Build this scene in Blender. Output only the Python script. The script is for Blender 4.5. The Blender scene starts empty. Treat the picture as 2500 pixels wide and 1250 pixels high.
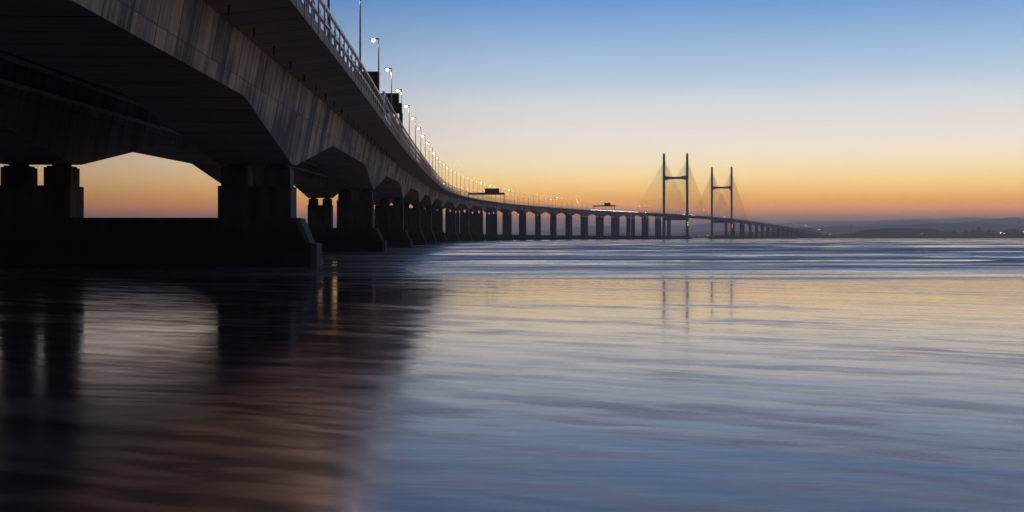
import bpy, math, random
import numpy as np
from mathutils import Vector
random.seed(7)
rng = np.random.RandomState(7)
PI = math.pi
S = bpy.context.scene
COL = S.collection

# ------------------------------------------------------------------ camera
CAM_Z = 2.44
FPX = 2950.0                      # focal length in pixels of a 2500 wide frame
cd = bpy.data.cameras.new('camera')
cam = bpy.data.objects.new('camera', cd); COL.objects.link(cam)
cam.location = (0, 0, CAM_Z); cam.rotation_euler = (PI/2, 0, 0)
cd.sensor_width = 36; cd.lens = FPX/2500*36
cd.shift_y = -45/2500
cd.clip_start = 0.1; cd.clip_end = 90000
S.camera = cam

# ------------------------------------------------------------------ colour management, cycles
S.view_settings.view_transform = 'Standard'
S.view_settings.look = 'None'
S.view_settings.exposure = 0
S.view_settings.gamma = 1
S.render.engine = 'CYCLES'
S.cycles.use_denoising = True
S.cycles.max_bounces = 6
S.cycles.volume_bounces = 0
S.cycles.sample_clamp_indirect = 4
S.cycles.caustics_reflective = True
S.cycles.blur_glossy = 1.5
S.cycles.caustics_refractive = False

def lin(c):
    return tuple(((x/255)/12.92 if x/255 <= .04045 else ((x/255+.055)/1.055)**2.4) for x in c)

# ------------------------------------------------------------------ dusk sky
W = bpy.data.worlds.new('World'); S.world = W; W.use_nodes = True
wn = W.node_tree.nodes; wl = W.node_tree.links
wn.clear()
tc = wn.new('ShaderNodeTexCoord'); sx = wn.new('ShaderNodeSeparateXYZ')
wl.new(tc.outputs['Generated'], sx.inputs[0])
mx = wn.new('ShaderNodeMath'); mx.operation = 'MAXIMUM'; mx.inputs[1].default_value = 0.0
wl.new(sx.outputs['Z'], mx.inputs[0])
sq = wn.new('ShaderNodeMath'); sq.operation = 'SQRT'; wl.new(mx.outputs[0], sq.inputs[0])
ramp = wn.new('ShaderNodeValToRGB'); wl.new(sq.outputs[0], ramp.inputs[0])
SKY = [(0, (140, 115, 128)), (0.55, (205, 140, 118)), (0.9, (320, 195, 100)), (1.3, (385, 235, 65)), (1.7, (366.4, 249.6, 38.7)), (2.1, (354.6, 267.1, 116.6)), (2.7, (332.6, 281.8, 176.2)), (3.5, (307.4, 280.1, 224.4)), (4.5, (280.5, 266.4, 249.5)), (5.3, (262.0, 253.9, 245.1)), (6.4, (236.9, 243.9, 248.6)), (7.4, (203.4, 221.8, 242.3)), (8.2, (181.6, 212.0, 242.5)), (9.3, (155.2, 192.6, 231.4)), (11.2, (103.5, 160.0, 223.8)), (14, (107, 142, 192)), (20, (90, 118, 168)), (32, (74, 102, 155)), (55, (58, 88, 142)), (90, (48, 76, 128))]
el = ramp.color_ramp.elements
while len(el) > 1: el.remove(el[-1])
for k, (d, c) in enumerate(SKY):
    p = math.sqrt(math.sin(math.radians(d)))
    e = el[0] if k == 0 else el.new(p)
    e.position = p; e.color = (*lin(c), 1)
# the afterglow is in the west, ahead of the camera; the eastern sky behind is much darker
mr = wn.new('ShaderNodeMapRange'); mr.interpolation_type = 'SMOOTHSTEP'
mr.inputs['From Min'].default_value = -.95; mr.inputs['From Max'].default_value = .65
mr.inputs['To Min'].default_value = .14; mr.inputs['To Max'].default_value = 1.0
wl.new(sx.outputs['Y'], mr.inputs['Value'])
bg = wn.new('ShaderNodeBackground'); wo = wn.new('ShaderNodeOutputWorld')
# the glow is strongest a little right of the bridge and weakens to the left; very faint haze streaks
mr2 = wn.new('ShaderNodeMapRange'); mr2.interpolation_type = 'SMOOTHSTEP'; wl.new(sx.outputs['X'], mr2.inputs['Value'])
mr2.inputs['From Min'].default_value = -.55; mr2.inputs['From Max'].default_value = .08
mr2.inputs['To Min'].default_value = .38; mr2.inputs['To Max'].default_value = 1.0
wmp = wn.new('ShaderNodeMapping'); wmp.inputs['Scale'].default_value = (1.6, 1.6, 26); wmp.inputs['Rotation'].default_value = (0, .04, 0)
wl.new(tc.outputs['Generated'], wmp.inputs[0])
wno = wn.new('ShaderNodeTexNoise'); wno.inputs['Scale'].default_value = 1.5; wno.inputs['Detail'].default_value = 4; wl.new(wmp.outputs[0], wno.inputs['Vector'])
wma = wn.new('ShaderNodeMath'); wma.operation = 'MULTIPLY_ADD'; wma.inputs[1].default_value = .10; wma.inputs[2].default_value = .95; wl.new(wno.outputs['Fac'], wma.inputs[0])
wm1 = wn.new('ShaderNodeMath'); wm1.operation = 'MULTIPLY'; wl.new(mr.outputs[0], wm1.inputs[0]); wl.new(mr2.outputs[0], wm1.inputs[1])
wm2 = wn.new('ShaderNodeMath'); wm2.operation = 'MULTIPLY'; wl.new(wm1.outputs[0], wm2.inputs[0]); wl.new(wma.outputs[0], wm2.inputs[1])
wcx = wn.new('ShaderNodeMix'); wcx.data_type = 'RGBA'; wcx.inputs[6].default_value = (1, .80, .86, 1); wcx.inputs[7].default_value = (1, 1, 1, 1); wl.new(mr2.outputs[0], wcx.inputs[0])
wcm = wn.new('ShaderNodeMix'); wcm.data_type = 'RGBA'; wcm.blend_type = 'MULTIPLY'; wcm.inputs[0].default_value = 1; wl.new(ramp.outputs[0], wcm.inputs[6]); wl.new(wcx.outputs[2], wcm.inputs[7])
wl.new(wcm.outputs[2], bg.inputs['Color']); wl.new(wm2.outputs[0], bg.inputs['Strength'])
wl.new(bg.outputs[0], wo.inputs['Surface'])

# ------------------------------------------------------------------ materials
def newmat(name):
    m = bpy.data.materials.new(name); m.use_nodes = True
    nt = m.node_tree; b = nt.nodes['Principled BSDF']
    return m, nt.nodes, nt.links, b

def simple(name, col, rough=.6, metal=0, emit=None, es=0, noise=0, scale=3):
    m, n, l, b = newmat(name)
    b.inputs['Base Color'].default_value = (*col, 1)
    b.inputs['Roughness'].default_value = rough
    b.inputs['Metallic'].default_value = metal
    if noise:
        t = n.new('ShaderNodeTexNoise'); t.inputs['Scale'].default_value = scale; t.inputs['Detail'].default_value = 5
        co = n.new('ShaderNodeTexCoord'); l.new(co.outputs['Object'], t.inputs['Vector'])
        r = n.new('ShaderNodeValToRGB'); l.new(t.outputs['Fac'], r.inputs[0])
        r.color_ramp.elements[0].position = .3; r.color_ramp.elements[1].position = .7
        r.color_ramp.elements[0].color = (*[c*(1-noise) for c in col], 1)
        r.color_ramp.elements[1].color = (*[min(1, c*(1+noise)) for c in col], 1)
        l.new(r.outputs[0], b.inputs['Base Color'])
    if emit:
        b.inputs['Emission Color'].default_value = (*emit, 1); b.inputs['Emission Strength'].default_value = es
    return m

def mth(n, l, op, a, b=None, c=None):
    x = n.new('ShaderNodeMath'); x.operation = op
    for i, v in enumerate((a, b, c)):
        if v is None: continue
        if isinstance(v, (int, float)): x.inputs[i].default_value = v
        else: l.new(v, x.inputs[i])
    return x.outputs[0]

def mixc(n, l, fac, a, b, mode='MIX'):
    x = n.new('ShaderNodeMix'); x.data_type = 'RGBA'; x.blend_type = mode
    for i, v in ((0, fac), (6, a), (7, b)):
        if isinstance(v, (int, float)): x.inputs[i].default_value = v
        elif isinstance(v, tuple): x.inputs[i].default_value = (*v, 1)
        else: l.new(v, x.inputs[i])
    return x.outputs[2]

def girder_concrete(k=1.0, name='streaked_girder_concrete'):
    m, n, l, b = newmat(name)
    uv = n.new('ShaderNodeUVMap'); sp = n.new('ShaderNodeSeparateXYZ'); l.new(uv.outputs[0], sp.inputs[0])
    U, V = sp.outputs[0], sp.outputs[1]
    seg = mth(n, l, 'DIVIDE', U, 3.65)
    fl = mth(n, l, 'FLOOR', seg)
    fr = mth(n, l, 'FRACT', seg)
    # run-down streaks: fine along the bridge, long down the web
    def streak(su, sv, det, off):
        cb = n.new('ShaderNodeCombineXYZ')
        l.new(mth(n, l, 'MULTIPLY_ADD', U, su, off), cb.inputs[0]); l.new(mth(n, l, 'MULTIPLY', V, sv), cb.inputs[1])
        t = n.new('ShaderNodeTexNoise'); t.inputs['Scale'].default_value = 1; t.inputs['Detail'].default_value = det
        t.inputs['Roughness'].default_value = .6
        l.new(cb.outputs[0], t.inputs['Vector']); return t.outputs['Fac']
    s1 = streak(.95, .05, 4, 0); s2 = streak(3.2, .16, 5, 31); s3 = streak(.11, .25, 3, 77); s4 = streak(5, 4, 5, 5)
    wn_ = n.new('ShaderNodeTexWhiteNoise'); wn_.noise_dimensions = '1D'; l.new(fl, wn_.inputs['W'])
    a = mth(n, l, 'MULTIPLY_ADD', s1, 2.2, -1.1)
    a = mth(n, l, 'ADD', a, mth(n, l, 'MULTIPLY_ADD', s2, 1.5, -.75))
    a = mth(n, l, 'ADD', a, mth(n, l, 'MULTIPLY_ADD', s3, 1.9, -.95))
    a = mth(n, l, 'ADD', a, mth(n, l, 'MULTIPLY_ADD', s4, .4, -.2))
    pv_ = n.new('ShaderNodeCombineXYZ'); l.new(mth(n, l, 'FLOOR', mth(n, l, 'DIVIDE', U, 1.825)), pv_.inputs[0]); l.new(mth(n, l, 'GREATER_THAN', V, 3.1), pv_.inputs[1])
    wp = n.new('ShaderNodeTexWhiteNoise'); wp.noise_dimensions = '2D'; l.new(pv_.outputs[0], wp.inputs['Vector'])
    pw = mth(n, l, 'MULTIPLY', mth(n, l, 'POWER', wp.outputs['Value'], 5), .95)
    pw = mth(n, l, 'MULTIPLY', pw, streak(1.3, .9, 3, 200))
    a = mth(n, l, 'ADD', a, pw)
    a = mth(n, l, 'ADD', a, mth(n, l, 'MULTIPLY_ADD', wn_.outputs['Value'], .5, -.3))
    web = mth(n, l, 'MULTIPLY', mth(n, l, 'GREATER_THAN', V, .84), mth(n, l, 'LESS_THAN', V, 8))
    a = mth(n, l, 'MULTIPLY_ADD', a, mth(n, l, 'MULTIPLY_ADD', web, .75*k if k == 1 else .05, .25), mth(n, l, 'MULTIPLY_ADD', web, -.2, .67))  # faces off the web painted lighter, standing in for light bounced off the water
    r = n.new('ShaderNodeValToRGB'); l.new(a, r.inputs[0])
    e = r.color_ramp.elements
    e[0].position = .12; e[0].color = (.11, .10, .105, 1)
    e[1].position = .95; e[1].color = (.70, .49, .33, 1)
    x = e.new(.5); x.color = (.40, .30, .245, 1)
    x = e.new(.72); x.color = (.52, .40, .30, 1)
    # joints between match cast segments and one casting line along the web
    jd = mth(n, l, 'ABSOLUTE', mth(n, l, 'SUBTRACT', fr, .5))
    jm = n.new('ShaderNodeMapRange'); l.new(jd, jm.inputs[0]); jm.inputs[1].default_value = .468; jm.inputs[2].default_value = .49
    jv = mth(n, l, 'ABSOLUTE', mth(n, l, 'SUBTRACT', V, 3.1))
    jw = n.new('ShaderNodeMapRange'); l.new(jv, jw.inputs[0]); jw.inputs[1].default_value = .05; jw.inputs[2].default_value = .02
    j = mth(n, l, 'MAXIMUM', jm.outputs[0], mth(n, l, 'MULTIPLY', jw.outputs[0], .7))
    c = mixc(n, l, mth(n, l, 'MULTIPLY', j, .72), r.outputs[0], (.05, .05, .06))
    l.new(c, b.inputs['Base Color']); b.inputs['Roughness'].default_value = .85
    bp = n.new('ShaderNodeBump'); bp.inputs['Strength'].default_value = .35; bp.inputs['Distance'].default_value = .03
    l.new(mth(n, l, 'SUBTRACT', s4, mth(n, l, 'MULTIPLY', j, 1.5)), bp.inputs['Height'])
    l.new(bp.outputs[0], b.inputs['Normal'])
    return m

def pier_concrete():
    m, n, l, b = newmat('tide_stained_pier_concrete')
    co = n.new('ShaderNodeTexCoord'); geo = n.new('ShaderNodeNewGeometry')
    sp = n.new('ShaderNodeSeparateXYZ'); l.new(geo.outputs['Position'], sp.inputs[0])
    mp = n.new('ShaderNodeMapping'); mp.inputs['Scale'].default_value = (1, 1, .14); l.new(geo.outputs['Position'], mp.inputs[0])
    t = n.new('ShaderNodeTexNoise'); t.inputs['Scale'].default_value = 1.4; t.inputs['Detail'].default_value = 7; l.new(mp.outputs[0], t.inputs['Vector'])
    t2 = n.new('ShaderNodeTexNoise'); t2.inputs['Scale'].default_value = .55; t2.inputs['Detail'].default_value = 6; l.new(geo.outputs['Position'], t2.inputs['Vector'])
    r = n.new('ShaderNodeValToRGB'); l.new(t.outputs['Fac'], r.inputs[0])
    r.color_ramp.elements[0].position = .3; r.color_ramp.elements[0].color = (.05, .05, .052, 1)
    r.color_ramp.elements[1].position = .72; r.color_ramp.elements[1].color = (.15, .13, .115, 1)
    # weed and wet mud below the high tide line
    h = mth(n, l, 'ADD', sp.outputs[2], mth(n, l, 'MULTIPLY_ADD', t2.outputs['Fac'], -3.0, 1.5))
    k = n.new('ShaderNodeMapRange'); l.new(h, k.inputs[0]); k.inputs[1].default_value = 2.4; k.inputs[2].default_value = 5.0
    c = mixc(n, l, k.outputs[0], mixc(n, l, t2.outputs['Fac'], (.025, .03, .024), (.085, .08, .065)), r.outputs[0])
    l.new(c, b.inputs['Base Color']); b.inputs['Roughness'].default_value = .85
    # lift joints every 1.3 m
    fz = mth(n, l, 'ABSOLUTE', mth(n, l, 'SUBTRACT', mth(n, l, 'FRACT', mth(n, l, 'DIVIDE', sp.outputs[2], 1.3)), .5))
    g = n.new('ShaderNodeMapRange'); l.new(fz, g.inputs[0]); g.inputs[1].default_value = .485; g.inputs[2].default_value = .5
    bp = n.new('ShaderNodeBump'); bp.inputs['Strength'].default_value = .5; bp.inputs['Distance'].default_value = .04
    l.new(mth(n, l, 'SUBTRACT', t.outputs['Fac'], g.outputs[0]), bp.inputs['Height']); l.new(bp.outputs[0], b.inputs['Normal'])
    return m

M = {}
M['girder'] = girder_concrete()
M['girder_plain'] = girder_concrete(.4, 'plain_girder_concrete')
M['pier'] = pier_concrete()
M['tower'] = simple('tower_concrete', (.16, .15, .15), .8, noise=.25, scale=.2)
M['rail'] = simple('galvanised_rail', (.72, .73, .76), .34, .5, noise=.2, scale=2)
M['post'] = simple('galvanised_post', (.45, .46, .48), .4, .6)
M['pole'] = simple('lamp_pole_steel', (.22, .22, .24), .45, .5, noise=.2, scale=4)
M['darksteel'] = simple('dark_painted_steel', (.045, .048, .06), .5, .2, noise=.3, scale=1)
M['board'] = simple('sign_board_back', (.03, .03, .042), .45, .2, noise=.25, scale=1.5)
M['panel'] = simple('amber_wind_panel', (.40, .24, .06), .35, noise=.3, scale=2)
_n = M['panel'].node_tree.nodes; _l = M['panel'].node_tree.links
_t = _n.new('ShaderNodeBsdfTranslucent'); _t.inputs[0].default_value = (.95, .55, .10, 1); _m = _n.new('ShaderNodeMixShader'); _m.inputs[0].default_value = .55
_l.new(_n['Principled BSDF'].outputs[0], _m.inputs[1]); _l.new(_t.outputs[0], _m.inputs[2]); _l.new(_m.outputs[0], _n['Material Output'].inputs[0])
M['asphalt'] = simple('asphalt', (.05, .05, .052), .9, noise=.3, scale=1)
M['cable'] = simple('stay_cable_sheath', (.12, .11, .11), .6)
M['lampglow'] = simple('lit_lamp_lens', (1, .9, .7), .4, emit=(1, .76, .42), es=26)
M['lampdim'] = simple('dimmer_lamp_lens', (1, .9, .7), .4, emit=(1, .74, .40), es=5)
M['lampmid'] = simple('medium_lamp_lens', (1, .9, .7), .4, emit=(1, .76, .42), es=8)
M['lampbright'] = simple('bright_lamp_lens', (1, .9, .7), .4, emit=(1, .78, .45), es=40)
M['headlight'] = simple('lit_headlight', (1, 1, 1), .4, emit=(1, .96, .86), es=22)
M['red'] = simple('red_beacon', (.6, .05, .03), .4, emit=(1, .08, .04), es=10)
M['green'] = simple('green_beacon', (.05, .6, .1), .4, emit=(.1, 1, .25), es=7)
M['violet'] = simple('violet_beacon', (.5, .4, .8), .4, emit=(.6, .5, 1), es=18)
M['whiteglow'] = simple('white_shore_light', (1, 1, 1), .4, emit=(1, .9, .8), es=9)
M['orangeglow'] = simple('orange_shore_light', (1, .7, .4), .4, emit=(1, .5, .16), es=30)
M['carpaint'] = simple('car_paint', (.12, .13, .16), .3, .3)
M['glass'] = simple('car_glass', (.02, .02, .03), .1)
M['rubber'] = simple('tyre_rubber', (.02, .02, .02), .9)
M['skylit_strip'] = simple('painted_skylit_edge', (.85, .87, .92), .5, 0, noise=.2, scale=1)  # pale colour stands in for sky light on a deck edge
M['bearing'] = simple('bearing_steel', (.06, .06, .065), .6, .3)

# ------------------------------------------------------------------ mesh builder
class MB:
    def __init__(s): s.v = []; s.f = []; s.uv = []; s.mi = []
    def quad(s, a, b, c, d, uv=None, mi=0):
        i = len(s.v); s.v += [a, b, c, d]; s.f.append((i, i+1, i+2, i+3)); s.uv.append(uv or [(0, 0)]*4); s.mi.append(mi)
    def face(s, pts, mi=0):
        i = len(s.v); s.v += list(pts); s.f.append(tuple(range(i, i+len(pts)))); s.uv.append([(0, 0)]*len(pts)); s.mi.append(mi)
    def prism(s, base, top, mi=0):
        """closed solid between two rings of equal length (base and top, both counter-clockwise from above)"""
        n = len(base); i = len(s.v); s.v += list(base)+list(top)
        s.f.append(tuple(i+k for k in reversed(range(n)))); s.f.append(tuple(i+n+k for k in range(n)))
        s.uv += [[(0, 0)]*n]*2; s.mi += [mi]*2
        for k in range(n):
            q = (k+1) % n; s.f.append((i+k, i+q, i+n+q, i+n+k)); s.uv.append([(0, 0)]*4); s.mi.append(mi)
    def box(s, x0, x1, y0, y1, z0, z1, mi=0):
        s.prism([(x0, y0, z0), (x1, y0, z0), (x1, y1, z0), (x0, y1, z0)], [(x0, y0, z1), (x1, y0, z1), (x1, y1, z1), (x0, y1, z1)], mi)
    def tube(s, a, b, ra, rb=None, n=8, mi=0):
        rb = ra if rb is None else rb
        a = Vector(a); b = Vector(b); d = (b-a).normalized()
        u = d.orthogonal().normalized(); w = d.cross(u)
        A = [tuple(a+(u*math.cos(2*PI*k/n)+w*math.sin(2*PI*k/n))*ra) for k in range(n)]
        B = [tuple(b+(u*math.cos(2*PI*k/n)+w*math.sin(2*PI*k/n))*rb) for k in range(n)]
        s.prism(A, B, mi)
    def build(s, name, mats, parent=None, loc=(0, 0, 0), rz=0, smooth=False):
        me = bpy.data.meshes.new(name); me.from_pydata([tuple(p) for p in s.v], [], s.f)
        ul = me.uv_layers.new(name='UVMap')
        flat = [c for f in s.uv for p in f for c in p]; ul.data.foreach_set('uv', flat)
        for m in (mats if isinstance(mats, (list, tuple)) else [mats]): me.materials.append(m)
        me.polygons.foreach_set('material_index', s.mi)
        if smooth: me.polygons.foreach_set('use_smooth', [True]*len(s.f))
        me.update()
        o = bpy.data.objects.new(name, me); COL.objects.link(o)
        o.location = loc; o.rotation_euler = (0, 0, rz)
        if parent is not None: o.parent = parent
        return o

def thing(name, label, cat, loc=(0, 0, 0), rz=0, group=None):
    o = bpy.data.objects.new(name, None); COL.objects.link(o)
    o.location = loc; o.rotation_euler = (0, 0, rz); o.empty_display_size = .5
    o['label'] = label; o['category'] = cat
    if group: o['group'] = group
    return o

def ORD(k):
    return str(k)+('th' if 10 < k % 100 < 20 else {1: 'st', 2: 'nd', 3: 'rd'}.get(k % 10, 'th'))

def link_copy(o, parent=None):
    c = o.copy(); COL.objects.link(c)
    if parent is not None: c.parent = parent
    return c

def copy_tree(o, parent=None):
    c = link_copy(o, parent)
    for ch in o.children: copy_tree(ch, c)
    return c

# ------------------------------------------------------------------ the bridge's line in plan and profile
SP = 98.11
SMIN, SMAX = -3.0*SP, 46.0*SP
HI = [-9, -.6, 0, .5, 1.5, 2.5, 3.5, 4.5, 5.5, 18.6, 19.5, 21.5, 22.6]
HT = [-.044, -.045, -.049, -.051, -.039, -.036, -.030, -.012, .0175, .349, .334, .336, .356]
def heading(i):
    return float(np.interp(i, HI, HT))
_ss = np.arange(0, SMAX+20, 1.0); _x = [-29.05]; _y = [96.9]
for s in _ss[:-1]:
    t = heading((s+.5)/SP); _x.append(_x[-1]+math.sin(t)); _y.append(_y[-1]+math.cos(t))
def P(s):
    if s < 0: return (-29.05+math.sin(-.046)*s, 96.9+math.cos(-.046)*s)
    return (float(np.interp(s, _ss, _x)), float(np.interp(s, _ss, _y)))
def at(s, lat, z):
    x, y = P(s); t = heading(s/SP)
    return (x+math.cos(t)*lat, y-math.sin(t)*lat, z)
def rzof(s): return -heading(s/SP)
def q(j): return 5.85+1.93*j-.0285*j*j
MID = 24.33
def soff(i):
    e = abs(i-MID)
    if e < 4.3: return q(20.03)+.788*(18.49-e*e)/8.6
    j = MID-e
    if i > MID: return q(20.03)-(q(20.03)-q(j))*1.12
    return q(j)
def road(s): return CAM_Z+soff(s/SP)+7.0
def depth(s):
    i = s/SP; d = abs(i-round(i))*SP
    if d < 1.1: return 7.0
    return 7.0-3.05*min(1, (d-1.1)/25.0)
ST0, ST1 = 19*SP, (22+4.65+2.5)*SP          # cable stayed deck
T1, T2 = 22*SP, 26.65*SP                    # towers

def stations(a, b):
    r = set([a, b])
    i0, i1 = int(math.floor(a/SP))-1, int(math.ceil(b/SP))+1
    for i in range(i0, i1+1):
        for d in (-49.05, -43, -34.5, -26.1, -13.5, -1.1, 1.1, 13.5, 26.1, 34.5, 43):
            s = i*SP+d
            if a < s < b: r.add(s)
    return sorted(r)

def girder(a, b, c, parent):
    """one haunched box girder with side cantilevers, centred at lateral c"""
    mb = MB(); st = stations(a, b); rings = []
    for s in st:
        R = road(s); D = depth(s)
        hb = 2.87+(7.0-D)*.18; ht = 4.0
        pr = [(-hb, R-D), (hb, R-D), (ht, R-.85), (7.8, R-.4), (7.8, R+.3), (7.45, R+.3), (7.42, R), (-7.22, R), (-7.25, R+.3), (-7.6, R+.3), (-7.6, R-.4), (-ht, R-.85)]
        rings.append([at(s, c+x, z) for x, z in pr])
        rings[-1].append(D)
    npr = 12
    for k in range(len(st)-1):
        A, B = rings[k], rings[k+1]; DA, DB = A[-1], B[-1]
        vs = [[(-2.9, 2.9)]*2, [(DA, .85), (DB, .85)], [(.85, -2.4)]*2, [(0, .7)]*2, [(0, .35)]*2, [(0, .3)]*2, [(0, 14)]*2, [(0, .3)]*2, [(0, .35)]*2, [(0, .7)]*2, [(-2.4, .85)]*2, [(.85, DA), (.85, DB)]]
        for j in range(npr):
            q2 = (j+1) % npr
            va, vb = vs[j]
            sh = 40 if j == 0 else 0
            mb.quad(A[j], B[j], B[q2], A[q2], [(st[k], va[0]+sh), (st[k+1], vb[0]+sh), (st[k+1], vb[1]+sh), (st[k], va[1]+sh)], 1 if j == 6 else 0)
    for rg, rev in ((rings[0], False), (rings[-1], True)):
        p = rg[:npr]; mb.face(p if not rev else p[::-1])
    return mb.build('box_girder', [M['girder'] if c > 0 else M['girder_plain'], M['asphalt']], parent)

def sweep(mb, a, b, lat0, lat1, dz0, dz1, step=8.0, mi=0, fn=road):
    """a beam of rectangular section that follows the bridge"""
    n = max(1, int(math.ceil((b-a)/step))); prev = None
    for k in range(n+1):
        s = a+(b-a)*k/n; R = fn(s)
        r = [at(s, lat0, R+dz0), at(s, lat1, R+dz0), at(s, lat1, R+dz1), at(s, lat0, R+dz1)]
        if prev:
            for j in range(4):
                mb.quad(prev[j], r[j], r[(j+1) % 4], prev[(j+1) % 4], mi=mi)
        else: mb.face(r[::-1] if False else r, mi)
        prev = r
    mb.face(prev[::-1], mi)

# caisson top and foot of the pier shafts, above the water
def ctop(i): return 4.0+1.15*min(1, max(0, (i-1)/4))

def make_pier(i, c, parent, flat=False):
    s = i*SP; R = road(s)
    top = R-7.0 if not flat else R-3.6
    cx, cy, _ = at(s, c, 0); z0 = ctop(i); z1 = R-8.75
    mb = MB()
    mb.box(-2.86, 2.86, -1.8, 1.8, z0-.01, z1)
    body = mb.build('pier', M['pier'], parent, (cx, cy, 0), rzof(s))
    for sg in (-1, 1):
        m2 = MB()
        x0, x1 = (.62, 2.72) if sg > 0 else (-2.72, -.62)
        m2.box(x0, x1, -1.15, 1.15, z1+.002, top-.28)
        m2.box(x0+.15, x1-.15, -.95, .95, top-.278, top-.16)
        m2.box(x0+.5, x1-.5, -.7, .7, top-.158, top+.02)
        o = m2.build('upper_shaft', M['pier'], body)
    return body

def caisson(i, parent, half=12.5, thick=2.1, grow=0):
    s = i*SP; zt = ctop(i); cx, cy, _ = at(s, 0, 0)
    mb = MB(); h0 = half-.7; t = thick
    def ring(hl, th, ch, z): return [(-hl, -th+ch, z), (-hl+ch, -th, z), (hl-ch, -th, z), (hl, -th+ch, z), (hl, th-ch, z), (hl-ch, th, z), (-hl+ch, th, z), (-hl, th-ch, z)]
    mb.prism(ring(half+.5, t, .35, 2.0), ring(half-.35, t, .35, zt))
    mb.prism(ring(half+1.05+grow, t+.25+grow, .45, -6), ring(half+1.0, t+.25+grow*.6, .45, 1.998))
    return mb.build('caisson', M['pier'], parent, (cx, cy, 0), rzof(s))

# ---- near approach viaduct
vi = thing('approach_viaduct', 'long curved motorway viaduct on twin haunched concrete girders striding over the water at left', 'bridge', at(0, 0, 0))
bpy.context.view_layer.update()
def reparent(o, p):
    o.parent = p; o.matrix_parent_inverse = p.matrix_world.inverted()
class Under:
    """parents newly built world-space meshes to an Empty without moving them"""
    def __init__(s, e): s.e = e; s.loc = Vector(e.location)
def under(o, e):
    o.parent = e; o.location = Vector(o.location)-Vector(e.location); return o

for c in (8.6, -8.6):
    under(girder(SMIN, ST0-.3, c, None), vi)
for i in range(-2, 19):
    for c in (8.6, -8.6):
        under(make_pier(i, c, None), vi)
    under(caisson(i, None), vi)
mb = MB(); sweep(mb, SMIN, ST0-.3, -.98, .98, -.3, -.05)
for k in range(int(SMIN/9), int(ST0/9)):
    s = k*9.0; a = at(s-.15, -.97, road(s)-.9); b = at(s-.15, .97, road(s)-.9); c = at(s+.15, .97, road(s)-.9); d = at(s+.15, -.97, road(s)-.9)
    mb.prism([a, b, c, d], [(p[0], p[1], p[2]+.59) for p in (a, b, c, d)])
under(mb.build('median_slab', M['pier']), vi)
for lat, dz in ((-3.95, -1.2), (-4.1, -2.75)):
    mb = MB(); sweep(mb, SMIN, 700, lat, lat+.34, dz, dz+.24); under(mb.build('skylit_edge_strip', M['skylit_strip']), vi)  # added pale strips in place of the sky-lit edge between the decks

# barriers: the low one near the shore, the tall one beyond the step
STEP = 43.0
EDGE = 16.28
def rail(mb, a, b, lat, dz, r, step=6.54, n=8):
    """a round rail that follows the bridge"""
    m_ = max(1, int(math.ceil((b-a)/step))); prev = None
    for k in range(m_+1):
        s = a+(b-a)*k/m_; R = road(s)
        ring = [at(s, lat+r*math.cos(2*PI*j/n), R+dz+r*math.sin(2*PI*j/n)) for j in range(n)]
        if prev:
            for j in range(n): mb.quad(prev[j], prev[(j+1) % n], ring[(j+1) % n], ring[j])
        else: mb.face(ring)
        prev = ring
    mb.face(prev[::-1])
def barrier(a, b, lat, rails, panels, name='wind_barrier'):
    mb = MB()
    for z0, z1, t in rails: rail(mb, a, b, lat, (z0+z1)/2, t*1.15)
    return mb.build(name, M['rail'])
low = [(.95, 1.2, .12), (2.0, 2.25, .12)]
tall = [(.95, 1.18, .11), (2.0, 2.22, .11), (3.0, 3.22, .11)]
sections = [(SMIN, STEP-.1, low)]
a = STEP
while a < ST0-1:
    b = min(ST0-.3, (math.floor(a/SP+1e-6)+1)*SP); sections.append((a, b-.05, tall)); a = b
for lat in (EDGE, -EDGE):
    for a, b, r in sections:
        if lat < 0 and a < 300: continue
        under(barrier(a, b, lat, r, None), vi)
# sloping end piece of the tall barrier where its height changes
mb = MB()
p0 = at(STEP-1.6, EDGE, road(STEP)+2.1); p1 = at(STEP, EDGE, road(STEP)+3.12)
mb.tube(p0, p1, .1); mb.tube(at(STEP, EDGE, road(STEP)), at(STEP, EDGE, road(STEP)+3.35), .16)
under(mb.build('barrier_end_frame', M['rail']), vi)
# panels between the posts
BAY = 3.27
def panel_mesh(a, b, lat, h, frac=.5):
    mb = MB(); s = math.ceil(a/BAY)*BAY
    while s < b-BAY:
        R = road(s); w = BAY*(frac+.12*math.sin(s*.37))
        p = [at(s+.12, lat-.03, R+.34), at(s+.12, lat+.0, R+.34), at(s+w, lat+.0, R+.34), at(s+w, lat-.03, R+.34)]
        mb.prism(p, [(x, y, z+h) for x, y, z in p]); s += BAY
    return mb
def one_panel(s, h, w):
    mb = MB(); R = road(s); lat = EDGE-.28
    p = [at(s+.12, lat-.03, R+.34), at(s+.12, lat, R+.34), at(s+w, lat, R+.34), at(s+w, lat-.03, R+.34)]
    mb.prism(p, [(x, y, z+h) for x, y, z in p]); return mb
s = math.ceil(-42/BAY)*BAY; np_ = 0; restp = MB()
while s < 560:
    h = 1.6 if s < STEP else (2.6 if s < STEP+220 else 1.55)
    mbp = one_panel(s, h, BAY*(.55+.08*math.sin(s*.37)))
    if np_ < 100: under(mbp.build('wind_panel', M['panel']), vi)
    else:
        i_ = len(restp.v); restp.v += mbp.v; restp.f += [tuple(i_+q_ for q_ in f) for f in mbp.f]; restp.uv += mbp.uv; restp.mi += mbp.mi
    np_ += 1; s += BAY
o = restp.build('distant_wind_panels', M['panel']); o['kind'] = 'stuff'; under(o, vi)
pm = MB(); pm.box(-.04, .04, -.06, .06, -.36, 2.0); pt = MB(); pt.box(-.04, .04, -.06, .06, -.36, 3.0)
proto_low = pt_low = None
cnt = 0; s = 0.0
s = math.ceil(-40/BAY)*BAY
first = {}
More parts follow.
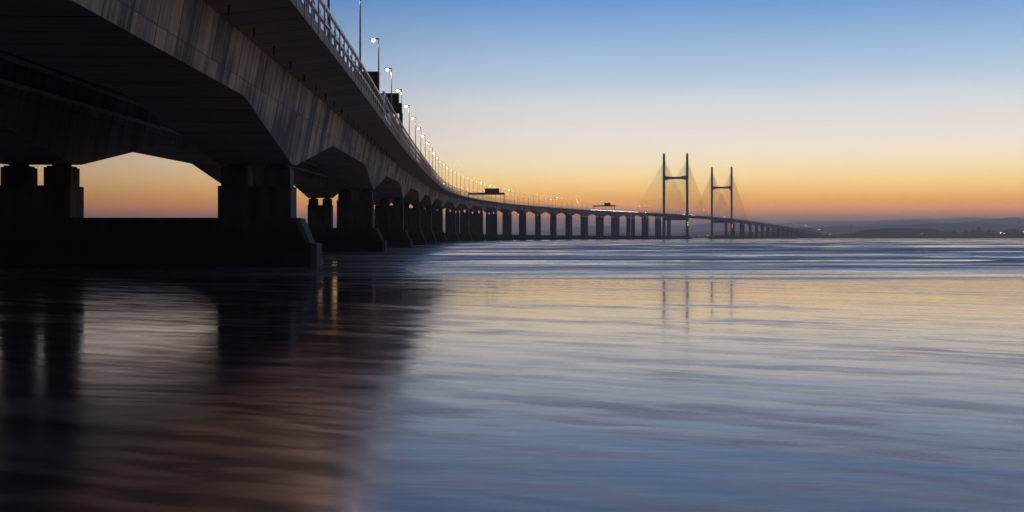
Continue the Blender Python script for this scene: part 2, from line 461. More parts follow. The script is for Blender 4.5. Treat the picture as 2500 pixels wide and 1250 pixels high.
while cnt < 100:
    k = 'l' if s < STEP else 't'
    x, y, z = at(s, EDGE+.13, road(s))
    if k not in first:
        o = (pm if k == 'l' else pt).build('barrier_post', M['post']); first[k] = o
    else:
        o = link_copy(first[k])
    o.location = (x, y, z); o.rotation_euler = (0, 0, rzof(s)); under(o, vi)
    s += BAY; cnt += 1
mb = MB()
while s < ST0-2:
    R = road(s); p = [at(s-.09, EDGE+.08, R-.36), at(s-.09, EDGE+.18, R-.36), at(s+.09, EDGE+.18, R-.36), at(s+.09, EDGE+.08, R-.36)]
    mb.prism(p, [(x, y, z+3.46) for x, y, z in p]); s += BAY*2
s = 300.0
while s < ST0-2:
    R = road(s); p = [at(s-.09, -EDGE-.05, R-.36), at(s-.09, -EDGE+.05, R-.36), at(s+.09, -EDGE+.05, R-.36), at(s+.09, -EDGE-.05, R-.36)]
    mb.prism(p, [(x, y, z+3.46) for x, y, z in p]); s += BAY*2
o = mb.build('distant_barrier_posts', M['post']); o['kind'] = 'stuff'; under(o, vi)
# short drain pipes under the cantilever
dm = MB(); dm.tube((0, 0, -.5), (0, 0, .1), .07, n=8)
dp = None
for k in range(26):
    s = -46+k*7.3
    o = dm.build('drain_pipe', M['bearing']) if dp is None else link_copy(dp)
    dp = dp or o; o.location = at(s, 8.6+4.9, road(s)-.78); under(o, vi)

# ---- cable stayed bridge
cb = thing('cable_stayed_bridge', 'cable-stayed river crossing with two tall H-shaped towers and fans of thin stays', 'bridge', at(T1, 0, 0))
mb = MB(); st = np.linspace(ST0, ST1, 60); prev = None
for s in st:
    R = road(s); r = [at(s, x, R+z) for x, z in ((-13, -3.5), (13, -3.5), (17.3, -1.6), (17.3, .3), (-17.3, .3), (-17.3, -1.6))]
    if prev:
        for j in range(6): mb.quad(prev[j], r[j], r[(j+1) % 6], prev[(j+1) % 6])
    else: mb.face(r)
    prev = r
mb.face(prev[::-1]); under(mb.build('deck', M['tower']), cb)
for lat in (17.1, -17.1):
    mb = MB()
    for z0, z1 in ((1.0, 1.14), (2.0, 2.14), (3.0, 3.14)): sweep(mb, ST0, ST1, lat-.07, lat+.07, z0, z1, 20)
    s = ST0
    while s < ST1: mb.tube(at(s, lat, road(s)), at(s, lat, road(s)+3.1), .07, n=4); s += 6.5
    under(mb.build('wind_barrier', M['rail']), cb)
LEG = 21.5; LW, LD = 1.85, 3.0
for s in (T1, T2):
    for sg in (1, -1):
        mb = MB(); c = at(s, sg*LEG, 0)
        def rg(w, d, z, k=.45): return [(-w+k, -d, z), (w-k, -d, z), (w, -d+k, z), (w, d-k, z), (w-k, d, z), (-w+k, d, z), (-w, d-k, z), (-w, -d+k, z)]
        mb.prism(rg(LW+.35, LD+.8, 3), rg(LW+.2, LD+.4, 40)); mb.prism(rg(LW+.1, LD+.2, 40.001), rg(LW, LD-.5, 156.0))
        leg = under(mb.build('pylon_leg', M['tower'], None, c, rzof(s)), cb)
        mb = MB(); mb.tube((0, 0, 156.002), (0, 0, 157.0), .9, .8); mb.tube((0, 0, 157.0), (0, 0, 158.0), .12)
        mb.build('mast_cap', M['darksteel'], leg)
        if sg == 1:
            mb = MB(); mb.tube((LW-.9, -LD+.5, 156.05), (LW-.9, -LD+.5, 157.6), .8); mb.build('warning_light', M['red'], leg)
            for dz in (0, 4.2):
                mb = MB(); mb.tube((LW+.4, -LD-1.3, 25+dz), (LW+.4, -LD-1.3, 26.0+dz), .45)
                mb.build('navigation_light', M['green'] if s == T1 else M['red'], leg)
    def beam(z, prof, name):
        mb = MB()
        for d0, d1 in ((-1, 1),):
            top = []; bot = []
            for x, a, b in prof: top.append((x, z+a)); bot.append((x, z-b))
            f = [(x, -2.0, zz) for x, zz in bot]+[(x, -2.0, zz) for x, zz in reversed(top)]
            g = [(x, 2.0, zz) for x, zz in bot]+[(x, 2.0, zz) for x, zz in reversed(top)]
            mb.prism(f, g)
        return under(mb.build(name, M['tower'], None, at(s, 0, 0), rzof(s)), cb)
    w = LEG-LW
    beam(CAM_Z+109, [(-w, 3.9, 3.9), (-w+10.5, 2.1, 2.1), (w-10.5, 2.1, 2.1), (w, 3.9, 3.9)], 'upper_crossbeam')
    zr = road(s)-3.6-2.9
    beam(zr, [(-w, 2.6, 2.9), (w, 2.6, 2.9)], 'lower_crossbeam')
    # foundation
    mb = MB()
    mb.prism([(-31, -7, -6), (31, -7, -6), (31, 7, -6), (-31, 7, -6)], [(-29, -7, 1.6), (29, -7, 1.6), (29, 7, 1.6), (-29, 7, 1.6)])
    mb.prism([(-28.6, -5, 1.602), (28.6, -5, 1.602), (28.6, 5, 1.602), (-28.6, 5, 1.602)], [(-25.5, -5, 5.3), (25.5, -5, 5.3), (25.5, 5, 5.3), (-25.5, 5, 5.3)])
    under(mb.build('tower_foundation', M['pier'], None, at(s, 0, 0), rzof(s)), cb)
for i in (19, 20, 21, 22+4.65+1, 22+4.65+2):
    for c in (8.6, -8.6): under(make_pier(i, c, None, True), cb)
    under(caisson(i, None, 17, 3.5), cb)
# violet light on the second tower's pier
# stays: 8 fans
stays = []
NST = 25
for s0, dirs in ((T1, (-1, 1)), (T2, (-1, 1))):
    for sg in (1, -1):
        for dr in dirs:
            L = 245 if (s0 == T1 and dr < 0) or (s0 == T2 and dr > 0) else 222
            for k in range(NST):
                f = (k+1)/NST
                a = at(s0+dr*L*f, sg*17.0, road(s0+dr*L*f)+.4)
                b = at(s0+dr*1.4, sg*(LEG-.6), CAM_Z+112+30*(f**.8))
                stays.append((sg > 0, s0 == T1, a, b))
stays.sort(key=lambda t: (not t[1], not t[0]))
rest = MB()
for n_, (rt, t1, a, b) in enumerate(stays):
    if n_ < 100:
        mb = MB(); o0 = Vector(a); mb.tube((0, 0, 0), tuple(Vector(b)-o0), .11, n=5)
        under(mb.build('stay_cable', M['cable'], None, a), cb)
    else: rest.tube(a, b, .12, n=4)
o = rest.build('distant_stay_cables', M['cable']); o['kind'] = 'stuff'; under(o, cb)

# ---- far approach viaduct
fv = thing('far_viaduct', 'distant concrete viaduct descending from the cable-stayed crossing to the far shore', 'bridge', at(ST1, 0, 0))
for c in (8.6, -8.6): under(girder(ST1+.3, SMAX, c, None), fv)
for i in range(0, 17):
    i2 = 29.65+i
    if i2*SP > SMAX: break
for i in range(30, 46):
    for c in (8.6, -8.6): under(make_pier(i, c, None), fv)
    under(caisson(i, None), fv)
mb = MB()
for z0, z1 in ((1.0, 1.14), (2.0, 2.14), (3.0, 3.14)): sweep(mb, ST1+.3, SMAX, EDGE-.07, EDGE+.07, z0, z1, 20)
s = ST1+1
while s < SMAX: mb.tube(at(s, EDGE, road(s)), at(s, EDGE, road(s)+3.1), .08, n=4); s += 6.5
under(mb.build('wind_barrier', M['rail']), fv)

# ------------------------------------------------------------------ street lamps
def make_lamp(label, light, lens=None):
    t = thing('street_lamp', label, 'street lamp', group='street lamps along the bridge')
    mb = MB(); mb.tube((0, 0, 0), (0, 0, .9), .17, .16, 10); mb.tube((0, 0, .9), (0, 0, 12.25), .125, .07, 10); mb.box(-.25, .25, -.25, .25, -.02, .03)
    mb.build('pole', M['pole'], t)
    mb = MB(); mb.tube((.12, 0, 12.28), (-.35, 0, 12.33), .06, .06, 8)
    mb.prism([(-1.15, -.16, 12.24), (.1, -.14, 12.24), (.1, .14, 12.24), (-1.15, .16, 12.24)], [(-1.0, -.1, 12.42), (.05, -.08, 12.38), (.05, .08, 12.38), (-1.0, .1, 12.42)])
    h = mb.build('lamp_head', M['darksteel'], t)
    mb = MB(); mb.tube((-.7, 0, 11.95), (-.7, 0, 12.06), .1, .2, 12); mb.tube((-.7, 0, 12.06), (-.7, 0, 12.238), .2, .24, 12)
    mb.build('lens', lens or M['lampglow'], h)
    if light:
        L = bpy.data.lights.new('lamp_light', 'SPOT'); L.energy = LAMP_W; L.color = (1, .52, .20); L.spot_size = math.radians(164); L.spot_blend = .5; L.shadow_soft_size = .3
        lo = bpy.data.objects.new('lamp_light', L); COL.objects.link(lo); lo.parent = t; lo.location = (-.75, 0, 12.05)
    return t
LAMP_W = 6500
NEARLAB = {0: 'leftmost street lamp pole, rising behind the rails at the top edge',
           1: 'second street lamp from the left, its bare pole running out of the top edge',
           2: 'tallest fully visible lit street lamp, beside the first dark sign board',
           3: 'lit street lamp standing in front of the second dark sign board',
           4: 'lit street lamp just right of the second sign board and its column'}
LA = -2.4; LSP = 32.7
pa = make_lamp('x', True); LAMP_W = 900; pw = make_lamp('x', True); LAMP_W = 4000; pq = make_lamp('x', True); pbs = [make_lamp('x', False, M[k_]) for k_ in ('lampdim', 'lampmid', 'lampbright')]; pbs += [pbs[0], pbs[0], pbs[1], pbs[1], pbs[0]]; lrnd = random.Random(3)
used = set()
def put_lamp(s, lat, rz, label, group, light, strong=0):
    pr = (pa, pw, pq)[strong] if light else lrnd.choice(pbs)
    if pr.name in used: t = copy_tree(pr)
    else: t = pr; used.add(pr.name)
    t.location = at(s, lat, road(s)); t.rotation_euler = (0, 0, rz); t['label'] = label; t['group'] = group
k = -7
while LA+LSP*k < SMAX-30:
    s = LA+LSP*k
    lat = 14.5
    skip = abs(s-T1) < 5 or abs(s-T2) < 5
    if not skip:
        if k < 0: lab = '%s lit street lamp back from the picture edge, on the viaduct beside the viewpoint' % ORD(-k)
        elif k in NEARLAB: lab = NEARLAB[k]
        elif s < 902: lab = '%s street lamp past the second sign board on the near parapet' % ORD(k-4)
        elif s < ST0: lab = '%s street lamp beyond the wide sign gantry on the near parapet' % ORD(1+int((s-902)//LSP))
        elif s < ST1: lab = '%s tiny street lamp along the near edge of the cable-stayed deck' % ORD(1+int((s-ST0)//LSP))
        else: lab = '%s faint street lamp down the far viaduct past the second tower' % ORD(1+int((s-ST1)//LSP))
        put_lamp(s, lat, rzof(s), lab, 'street lamps along the near parapet', s < 300, 0 if k > 2 else (1 if k > 0 else 2))
    k += 1
k = 10
while LA+LSP*k < ST1:
    s = LA+LSP*k+9
    if abs(s-T1) > 6 and abs(s-T2) > 6:
        put_lamp(s, -14.5, rzof(s)+PI, '%s small lamp from the left in the second row, along the far parapet' % ORD(k-9), 'street lamps along the far parapet', False)
    k += 1

# ------------------------------------------------------------------ sign gantries
def gantry(s, x0, x1, boards, label, legs, ladder=False):
    t = thing('sign_gantry', label, 'sign gantry', at(s, 0, road(s)), rzof(s), 'sign gantries over the motorway')
    mb = MB(); mb.box(x0, x1, -.5, .5, 7.1, 8.9); mb.box(x0+.2, x1-.2, -.58, -.502, 7.3, 7.42); mb.box(x0+.2, x1-.2, -.58, -.502, 8.6, 8.72)
    mb.build('beam', M['darksteel'], t)
    for x in legs:
        mb = MB(); mb.box(x-.32, x+.32, -.35, .35, 0, 7.098); mb.box(x-.55, x+.55, -.6, .6, 0, .3); mb.build('column', M['darksteel'], t)
    for a, b, z0, z1 in boards:
        mb = MB(); mb.box(a, b, -.95, -.62, z0, z1); n = max(2, int((b-a)/1.1))
        for k in range(n+1):
            x = a+.1+(b-a-.2)*k/n; mb.box(x-.06, x+.06, -1.03, -.952, z0+.02, z1-.02)
        for z in (z0+.25, (z0+z1)/2, z1-.25): mb.box(a+.02, b-.02, -1.09, -1.032, z-.06, z+.06)
        mb.build('sign_board', M['board'], t)
    if ladder:
        x = legs[-1]-1.1; mb = MB()
        for dx in (0, .75, 1.05): mb.tube((x+dx-.6, 0, 4.9), (x+dx-.6, 0, 7.1), .05, n=6)
        for z in (5.0, 5.7, 6.4): mb.tube((x-.6, 0, z), (x+.45, 0, z), .04, n=6)
        mb.build('access_ladder', M['darksteel'], t)
    return t
gantry(82, 1.5, 13.4, [(8.4, 13.5, 6.0, 10.1)], 'dark cantilever sign board behind the rails, beside the tallest visible street lamp', [1.6])
gantry(119, -15, 15.1, [(8.8, 14.6, 8.0, 10.6), (-13, -6, 6.2, 10.4)], 'second dark sign gantry whose right column rises over the raised parapet step', [-14.7, 14.9], True)
gantry(902, -15.2, 15.2, [(-1, 11.0, 7.6, 12.4)], 'wide sign gantry with one long rectangular board, at the foot of the far bend', [-14.9, 14.9])
gantry(1648, -16.8, 16.8, [(.3, 9.4, 7.3, 12.5)], 'small distant sign gantry above the bright stream of headlights', [-14.9, 14.9])

# ------------------------------------------------------------------ traffic with headlights on
def make_car():
    t = thing('car', 'x', 'car')
    prof = [(-.85, .35), (.85, .35), (.88, .75), (.78, .95), (-.78, .95), (-.88, .75)]
    mb = MB(); mb.prism([(x, -2.15, z) for x, z in prof], [(x, 2.15, z) for x, z in prof]); mb.build('body', M['carpaint'], t)
    mb = MB(); mb.prism([(-.74, -1.2, .952), (.74, -1.2, .952), (.74, 1.7, .952), (-.74, 1.7, .952)], [(-.58, -.5, 1.45), (.58, -.5, 1.45), (.58, 1.2, 1.45), (-.58, 1.2, 1.45)]); mb.build('cabin', M['glass'], t)
    for x in (-.8, .8):
        for y in (-1.35, 1.35):
            mb = MB(); mb.tube((x-.1, y, .33), (x+.1, y, .33), .33, n=14); mb.build('wheel', M['rubber'], t)
    for x in (-.62, .62):
        mb = MB(); mb.tube((x, -2.22, .7), (x, -2.14, .7), .17, n=10); mb.build('headlight', M['headlight'], t)
    return t
car0 = make_car(); n_ = 0
spots = []
s = 1513.0
while s < 1812:
    spots.append((s, 13.2)); spots.append((s+5.5, 10.2)); s += 11.6
spots.append((1861, 13.2))
for s in (2139, 2148, 2157, 2166, 2205, 2215, 2225, 2236, 2247, 2258): spots.append((s, 14.2))
for s, lat in spots:
    c = car0 if n_ == 0 else copy_tree(car0)
    n_ += 1
    c.location = at(s, lat, road(s)+(.004 if s < ST0 else .305)); c.rotation_euler = (0, 0, rzof(s))
    o_ = ORD(1+[q_ for q_ in spots if q_[1] == lat and ((s < 1820) == (q_[0] < 1820)) and ((s < 2180) == (q_[0] < 2180))].index((s, lat)))
    if s < 1820: c['label'] = '%s car from the left in the %s of the bright headlight queue' % (o_, 'near lane' if lat > 12 else 'inner lane'); c['group'] = 'cars in the bright queue'
    elif s < 1900: c['label'] = 'single car with headlights on just beyond the end of the bright queue'
    elif s < 2180: c['label'] = '%s car from the left in the short string left of the first tower leg' % o_; c['group'] = 'cars on the cable-stayed deck'
    else: c['label'] = '%s car from the left in the short string right of the first tower leg' % o_; c['group'] = 'cars on the cable-stayed deck'
t = thing('beacon', 'small violet-white light on the deck just left of the second tower', 'light', at(T2-60, 16.9, road(T2-60)))
mb = MB(); mb.tube((0, 0, 0), (0, 0, 2.2), .15); mb.build('post', M['darksteel'], t)
mb = MB(); mb.tube((0, 0, 2.21), (0, 0, 3.6), .7); mb.build('lamp', M['violet'], t)

# ------------------------------------------------------------------ water
def vnoise(x, y, seed):
    """smooth value noise on arrays"""
    r = np.random.RandomState(seed).rand(257, 257)
    xi = np.floor(x).astype(int); yi = np.floor(y).astype(int); fx = x-xi; fy = y-yi
    fx = fx*fx*(3-2*fx); fy = fy*fy*(3-2*fy); xi %= 256; yi %= 256
    a = r[xi, yi]; b = r[xi+1, yi]; c = r[xi, yi+1]; d = r[xi+1, yi+1]
    return (a*(1-fx)+b*fx)*(1-fy)+(c*(1-fx)+d*fx)*fy
ys = [-60000, -3000, -300, 0, 6]
y = 8.0
while y < 50: ys.append(y); y += 1.0
while y < 1600: ys.append(y); y += max(.3, y*.0042)
ys += [1700, 1900, 2300, 3000, 4200, 7000, 14000, 60000]
ys = np.array(ys)
us = np.concatenate([[-60, -12, -3], np.linspace(-1, 1, 121), [3, 12, 60]])
wid = np.maximum(60.0, np.clip(ys, 0, 60000)*.62)
X = np.outer(wid, us); X[:, [0, -1]] = np.sign(X[:, [0, -1]])*60000
Y = np.repeat(ys[:, None], len(us), 1)
edge = 70+34*(vnoise(X/60+90.3, Y/45+3, 3)-.5)+14*(vnoise(X/18+90, Y/16+8, 4)-.5)
amp = np.clip((Y-edge)/36, 0, 1); amp = amp*amp*(3-2*amp)*np.clip((1650-Y)/900, 0, 1)
Z = np.zeros_like(X)
for lam, a, se, stx in ((3.4, .011, 11, 9), (5.6, .02, 12, 14), (9.5, .034, 13, 22), (17, .055, 14, 40), (31, .085, 15, 75), (58, .11, 16, 150)):
    ph = vnoise(X/stx+50, Y/(lam*2.2)+50, se)*2.1+vnoise(X/(stx*3)+20, Y/(lam*6)+20, se+20)*1.6
    am = .35+1.3*vnoise(X/(stx*2.2)+10, Y/(lam*1.7)+10, se+40)
    Z += a*am*np.sin(2*PI*(Y/lam+ph))
Z *= amp*1.1
Z += .012*amp
nr, nc = X.shape
verts = np.stack([X, Y, Z], -1).reshape(-1, 3)
idx = np.arange(nr*nc).reshape(nr, nc)
faces = np.stack([idx[:-1, :-1], idx[:-1, 1:], idx[1:, 1:], idx[1:, :-1]], -1).reshape(-1, 4)
me = bpy.data.meshes.new('water'); me.from_pydata(verts.tolist(), [], faces.tolist())
me.polygons.foreach_set('use_smooth', [True]*len(faces)); me.update()
water = bpy.data.objects.new('water', me); COL.objects.link(water); water['kind'] = 'structure'

m, n, l, b = newmat('silty_river_water')
geo = n.new('ShaderNodeNewGeometry'); sp = n.new('ShaderNodeSeparateXYZ'); l.new(geo.outputs['Position'], sp.inputs[0])
def wnoise(sx_, sy_, det, rot=0, dist=0):
    mp = n.new('ShaderNodeMapping'); mp.inputs['Scale'].default_value = (sx_, sy_, 1); mp.inputs['Rotation'].default_value = (0, 0, rot)
    l.new(geo.outputs['Position'], mp.inputs[0])
    t = n.new('ShaderNodeTexNoise'); t.inputs['Scale'].default_value = 1; t.inputs['Detail'].default_value = det; t.inputs['Distortion'].default_value = dist
    t.inputs['Roughness'].default_value = .6
    l.new(mp.outputs[0], t.inputs['Vector']); return t.outputs['Fac']
def swirl(length, width, rot, det, warp=0, wsize=4.0):
    """streaks of the given real length and width in metres, turned on the water by rot degrees and bent by a slow eddy field"""
    src = geo.outputs['Position']
    if warp:
        t = n.new('ShaderNodeTexNoise'); t.inputs['Scale'].default_value = 1/wsize; t.inputs['Detail'].default_value = 2; l.new(src, t.inputs['Vector'])
        vm = n.new('ShaderNodeVectorMath'); vm.operation = 'MULTIPLY_ADD'; l.new(t.outputs['Color'], vm.inputs[0]); vm.inputs[1].default_value = (warp, warp, 0); l.new(src, vm.inputs[2]); src = vm.outputs[0]
    mp = n.new('ShaderNodeMapping'); mp.vector_type = 'TEXTURE'; mp.inputs['Rotation'].default_value = (0, 0, math.radians(rot)); mp.inputs['Scale'].default_value = (length, width, 1)
    l.new(src, mp.inputs[0])
    t = n.new('ShaderNodeTexNoise'); t.inputs['Scale'].default_value = 1; t.inputs['Detail'].default_value = det; t.inputs['Roughness'].default_value = .55
    l.new(mp.outputs[0], t.inputs['Vector']); return t.outputs['Fac']
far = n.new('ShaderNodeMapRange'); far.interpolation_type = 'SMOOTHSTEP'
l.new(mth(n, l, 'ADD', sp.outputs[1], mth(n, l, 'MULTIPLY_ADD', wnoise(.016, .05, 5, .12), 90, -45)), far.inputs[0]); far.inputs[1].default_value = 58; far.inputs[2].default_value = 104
pat = mth(n, l, 'ADD', mth(n, l, 'MULTIPLY', swirl(9, 1.3, -33, 5, 3.0, 9.0), .55), mth(n, l, 'MULTIPLY', swirl(1.6, .55, -20, 5, .8, 2.0), .45))          # slow swirls: calmer and rougher patches
patm = n.new('ShaderNodeMapRange'); patm.interpolation_type = 'SMOOTHSTEP'; l.new(pat, patm.inputs[0]); patm.inputs[1].default_value = .42; patm.inputs[2].default_value = .60
pt2 = n.new('ShaderNodeMapRange'); pt2.interpolation_type = 'SMOOTHSTEP'; l.new(wnoise(.035, .11, 4, .04), pt2.inputs[0]); pt2.inputs[1].default_value = .38; pt2.inputs[2].default_value = .62
nearr = n.new('ShaderNodeMapRange'); nearr.interpolation_type = 'SMOOTHSTEP'; l.new(sp.outputs[1], nearr.inputs[0]); nearr.inputs[1].default_value = 34; nearr.inputs[2].default_value = 12
rough_patch = mth(n, l, 'MULTIPLY', patm.outputs[0], mth(n, l, 'MULTIPLY_ADD', pt2.outputs[0], .75, .25))
rn = mth(n, l, 'ADD', mth(n, l, 'MULTIPLY_ADD', rough_patch, .15, .07), mth(n, l, 'MULTIPLY', nearr.outputs[0], .08))
band = mth(n, l, 'ADD', mth(n, l, 'MULTIPLY', wnoise(.006, .13, 5, .015), .55), mth(n, l, 'MULTIPLY', wnoise(.0025, .035, 4, -.01), .45))
bm = n.new('ShaderNodeMapRange'); bm.interpolation_type = 'SMOOTHSTEP'; l.new(band, bm.inputs[0]); bm.inputs[1].default_value = .44; bm.inputs[2].default_value = .57
rf = mth(n, l, 'MULTIPLY_ADD', bm.outputs[0], .45, .05)
ro = n.new('ShaderNodeMix'); ro.data_type = 'FLOAT'; l.new(far.outputs[0], ro.inputs[0]); l.new(rn, ro.inputs[2]); l.new(rf, ro.inputs[3])
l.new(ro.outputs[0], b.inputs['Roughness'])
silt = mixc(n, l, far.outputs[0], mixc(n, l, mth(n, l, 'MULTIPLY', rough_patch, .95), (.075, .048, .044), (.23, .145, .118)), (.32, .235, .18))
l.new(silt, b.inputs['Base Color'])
b.inputs['IOR'].default_value = 2.0
b.inputs['Specular Tint'].default_value = (1, .88, .92, 1)
h1 = mth(n, l, 'MULTIPLY', wnoise(2.2, 8.0, 2, .1), .0011)
h2 = mth(n, l, 'ADD', mth(n, l, 'MULTIPLY', swirl(8, 1.7, -30, 2, 3.0, 8.0), .015), mth(n, l, 'MULTIPLY', wnoise(.20, .75, 3, .2), .005))
h3 = mth(n, l, 'MULTIPLY', mth(n, l, 'SUBTRACT', wnoise(.08, .8, 5, .02), .5), mth(n, l, 'MULTIPLY_ADD', bm.outputs[0], .30, .03))
hs = mth(n, l, 'ADD', mth(n, l, 'ADD', h1, h2), mth(n, l, 'MULTIPLY', h3, far.outputs[0]))
bp = n.new('ShaderNodeBump'); bp.inputs['Strength'].default_value = 1; bp.inputs['Distance'].default_value = 1; l.new(hs, bp.inputs['Height'])
l.new(bp.outputs[0], b.inputs['Normal'])
me.materials.append(m)

# ------------------------------------------------------------------ far shore and hills
def pxx(px, Z): return (px-1250)/FPX*Z
def pxz(py, Z): return CAM_Z+(580-py)/FPX*Z
def ridge(name, pts, Z, depth_, foot, mat, seed, rough=1.0, step=8, kind='structure', label=None, cat=None):
    """a real hill range: a crest line at distance Z with slopes before and behind"""
    xs = np.arange(pts[0][0], pts[-1][0]+.1, step); yy = np.interp(xs, [p[0] for p in pts], [p[1] for p in pts])
    vs = []; fs = []; prof = [(-.5, 0), (-.3, .35), (-.12, .8), (0, 1), (.15, .85), (.5, 0)]
    zero = np.zeros_like(xs)
    nz = (vnoise(xs/30+40, zero+2, seed)-.5)*2.2+(vnoise(xs/9+40, zero+6, seed+1)-.5)*1.0+(vnoise(xs/2.5+40, zero+6, seed+2)-.5)*.45
    for a, y_, q_ in zip(xs, yy, nz):
        top = pxz(y_-q_*rough, Z)
        for d, h in prof: vs.append((pxx(a, Z)*(1+.0*d), Z+d*depth_+foot, max(.15, top*h) if h else -2.0))
    k = len(prof)
    for i in range(len(xs)-1):
        for j in range(k-1): fs.append((i*k+j, (i+1)*k+j, (i+1)*k+j+1, i*k+j+1))
    fs.append(tuple(range(k))); fs.append(tuple((len(xs)-1)*k+j for j in reversed(range(k))))
    for i in range(len(xs)-1): fs.append(((i+1)*k, i*k, i*k+k-1, (i+1)*k+k-1))
    me = bpy.data.meshes.new(name); me.from_pydata(vs, [], fs); me.materials.append(mat); me.update()
    o = bpy.data.objects.new(name, me); COL.objects.link(o); o['kind'] = kind
    return o
M['hill'] = simple('far_pasture', (.05, .055, .045), .95, noise=.4, scale=.004)
M['wood'] = simple('dark_woodland', (.022, .028, .018), .95, noise=.4, scale=.05)
ridge('hills', [(-900, 560), (200, 570), (900, 568), (1290, 566), (1350, 560), (1400, 554.5), (1440, 551), (1500, 553), (1560, 560), (1630, 551), (1690, 551), (1712, 546.5), (1745, 543), (1790, 545), (1850, 552), (1905, 546), (1950, 542.5), (2040, 539), (2130, 539.5), (2200, 535), (2300, 534), (2380, 530), (2440, 533), (2500, 531), (2700, 527), (3300, 530)], 17000, 5000, 0, M['hill'], 21, .8, 8)
ridge('hills', [(1980, 556), (2060, 549), (2110, 547), (2200, 540), (2235, 537), (2330, 545), (2420, 534), (2470, 530), (2500, 533), (2700, 527), (3300, 535)], 11500, 2500, 0, M['hill'], 31, .8, 8)
ridge('hills', [(1300, 577), (1420, 571), (1500, 567), (1600, 572), (1720, 566), (1850, 564), (1950, 556), (2040, 551.5), (2100, 553), (2200, 549), (2290, 546), (2380, 542), (2420, 545), (2480, 551), (2600, 549), (3300, 552)], 8200, 1500, 0, M['hill'], 41, .7, 6)
ridge('far_shore', [(-900, 577), (900, 577.5), (1500, 577.5), (1800, 575.5), (1950, 573), (2090, 572), (2300, 569), (2400, 569), (2500, 568), (3300, 566)], 5250, 800, 0, M['wood'], 51, .6, 4)
ridge('far_shore', [(1700, 579), (1930, 558), (1952, 554), (1972, 556), (1990, 560), (1998, 566), (2010, 573), (2060, 571), (2090, 569), (2097, 563), (2130, 559), (2200, 557), (2260, 557.5), (2285, 559), (2294, 564), (2310, 567), (2360, 567), (2390, 565), (2420, 567), (2455, 570), (2462, 560), (2478, 558), (2490, 563), (2520, 566), (2700, 560), (3300, 564)], 4950, 260, 0, M['wood'], 61, 1.0, 2.5)
# individual trees breaking the line of the far bank
def tree(px, py, Z, label):
    H = pxz(py, Z)-1; t = thing('tree', label, 'tree', (pxx(px, Z), Z, 1), 0, 'trees on the far bank')
    mb = MB(); mb.tube((0, 0, 0), (0, 0, H*.55), .7, .3, 6)
    for k in range(4):
        a = k*1.6; mb.tube((0, 0, H*.4), (math.cos(a)*H*.2, math.sin(a)*H*.2, H*.65), .3, .12, 5)
    mb.build('trunk', M['wood'], t)
    mb = MB(); r_ = random.Random(int(px))
    for k in range(260):
        z = r_.uniform(.28, 1.0); rr = H*.30*math.sin(PI*min(1, (z-.2)/.85))**.6; a = r_.uniform(0, 2*PI); d = rr*math.sqrt(r_.random())
        c = Vector((math.cos(a)*d, math.sin(a)*d, z*H*.96)); u = Vector([r_.uniform(-1, 1) for _ in range(3)]).normalized()*H*.045; v = u.orthogonal().normalized()*H*.045
        mb.face([tuple(c-u-v), tuple(c+u-v), tuple(c+u+v), tuple(c-u+v)])
    mb.build('crown', M['wood'], t)
for px, py, lab in ((2330, 562, 'leftmost bare-topped tree in the low stretch of the far bank'), (2358, 561, 'slim tree beside the thin pylon on the far bank'),
                    (2376, 559.5, 'first of three trees left of the tallest on the far bank'), (2390, 554, 'tallest pointed tree on the far bank'),
                    (2414, 560, 'tree just left of the orange shore light'), (2426, 563, 'small tree nearest the orange shore light')):
    tree(px, py, 4850, lab)

def pylon(px, ytop, ybase, Z, label):
    z0 = 1; H = pxz(ytop, Z)-z0
    t = thing('electricity_pylon', label, 'pylon', (pxx(px, Z), Z, z0), 0, 'electricity pylons on the far shore')
    mb = MB(); w = H*.09
    lv = [0, .3, .52, .68, .8, .9, 1]; ws = [1, .62, .4, .28, .22, .15, .03]
    for sx_, sy_ in ((-1, -1), (1, -1), (1, 1), (-1, 1)):
        for a in range(6): mb.tube((sx_*w*ws[a], sy_*w*ws[a], H*lv[a]), (sx_*w*ws[a+1], sy_*w*ws[a+1], H*lv[a+1]), .28, n=4)
    for a in range(6):
        for sg in (-1, 1):
            mb.tube((-w*ws[a], sg*w*ws[a], H*lv[a]), (w*ws[a+1], sg*w*ws[a+1], H*lv[a+1]), .16, n=4)
            mb.tube((w*ws[a], sg*w*ws[a], H*lv[a]), (-w*ws[a+1], sg*w*ws[a+1], H*lv[a+1]), .16, n=4)
    mb.build('lattice_mast', M['darksteel'], t)
    for z, ww in ((.66, .17), (.79, .14), (.91, .11)):
        mb = MB(); mb.tube((-H*ww, 0, H*z), (H*ww, 0, H*z), .25, n=4); mb.tube((-H*ww, 0, H*z), (0, 0, H*(z+.05)), .15, n=4); mb.tube((H*ww, 0, H*z), (0, 0, H*(z+.05)), .15, n=4)
        mb.build('cross_arm', M['darksteel'], t)
for px, a, b_, Z_, lab in ((2007, 551, 573, 5400, 'leftmost pylon, faint, just right of the bridge end'), (2053, 558, 573, 7200, 'smallest pylon, between two taller ones'),
                       (2079, 546, 573, 5300, 'tall pylon left of the long dark wood'), (2270, 544, 560, 5200, 'pylon rising from behind the long dark wood'),
                       (2366, 553, 566, 6800, 'faint pylon right of the long dark wood'), (2489, 537, 566, 5100, 'tallest pylon, at the right edge of the picture')):
    pylon(px, a, b_, Z_, lab)
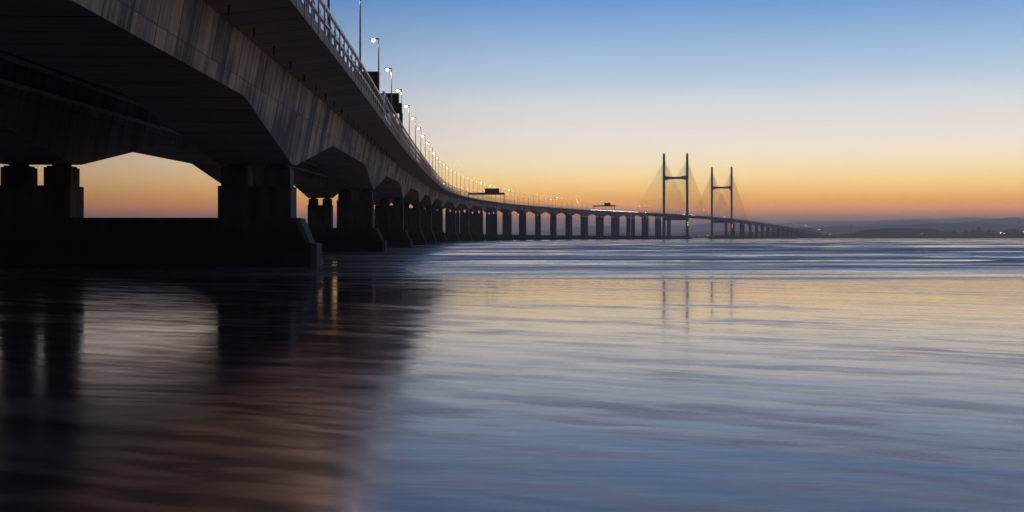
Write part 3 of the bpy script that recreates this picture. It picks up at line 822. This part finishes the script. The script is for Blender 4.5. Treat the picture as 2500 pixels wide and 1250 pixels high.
def shore_light(px, py, Z, r, mat, label):
    x = pxx(px, Z); z = pxz(py, Z); t = thing('shore_lamp', label, 'lamp', (x, Z, 0), 0, 'lights along the far shore')
    mb = MB(); mb.tube((0, 0, 0), (0, 0, z-r), .25, n=6); mb.build('post', M['darksteel'], t)
    mb = MB()
    for k in range(3):
        z0, z1 = -r+2*r*k/3, -r+2*r*(k+1)/3; f = lambda q_: math.sqrt(max(.02, 1-(q_/r)**2))*r
        mb.tube((0, 0, z+z0), (0, 0, z+z1), f(z0), f(z1), 8)
    mb.build('lamp', mat, t)
for a in ((2443, 568.5, 4780, 1.3, M['orangeglow'], 'brightest orange light on the far shore'), (2452, 570, 4780, .9, M['whiteglow'], 'white light just right of the brightest orange one'),
          (2498, 566, 4780, .7, M['orangeglow'], 'orange light at the right edge of the picture'), (2247, 571.3, 4780, .6, M['whiteglow'], 'left one of a close pair of lights under the long dark wood'),
          (2251.5, 571.2, 4780, .6, M['whiteglow'], 'right one of a close pair of lights under the long dark wood'), (2044, 572.4, 4780, .8, M['whiteglow'], 'right one of the row of pale lights beside the bridge end'),
          (2026, 572.5, 4780, .7, M['whiteglow'], 'middle one of the row of pale lights beside the bridge end'), (2013, 573, 4780, .5, M['whiteglow'], 'left one of the row of pale lights beside the bridge end'),
          (1967.5, 550.5, 5600, 1.2, M['whiteglow'], 'white light high on the hillside above the bridge end'), (1891, 574.3, 4750, 1.2, M['whiteglow'], 'white light seen between the far viaduct piers'),
          (1728, 574.5, 4750, .8, M['whiteglow'], 'pale light low on the far shore left of the second tower'), (1706, 574.5, 4750, .6, M['whiteglow'], 'faint light midway between the two towers on the far shore')):
    shore_light(*a)

# ------------------------------------------------------------------ haze
mb = MB(); mb.box(-16000, 16000, -1500, 24000, -7.5, 340)
hz = mb.build('haze', []) if False else None
me = bpy.data.meshes.new('haze'); me.from_pydata(mb.v, [], mb.f); me.update()
hz = bpy.data.objects.new('haze', me); COL.objects.link(hz); hz['kind'] = 'stuff'
hm = bpy.data.materials.new('haze'); hm.use_nodes = True; hm.node_tree.nodes.clear()
pv = hm.node_tree.nodes.new('ShaderNodeVolumePrincipled'); ho = hm.node_tree.nodes.new('ShaderNodeOutputMaterial')
pv.inputs['Color'].default_value = (.99, .94, .95, 1); pv.inputs['Density'].default_value = 1.2e-4; pv.inputs['Anisotropy'].default_value = .75
hm.node_tree.links.new(pv.outputs[0], ho.inputs['Volume'])
me.materials.append(hm)
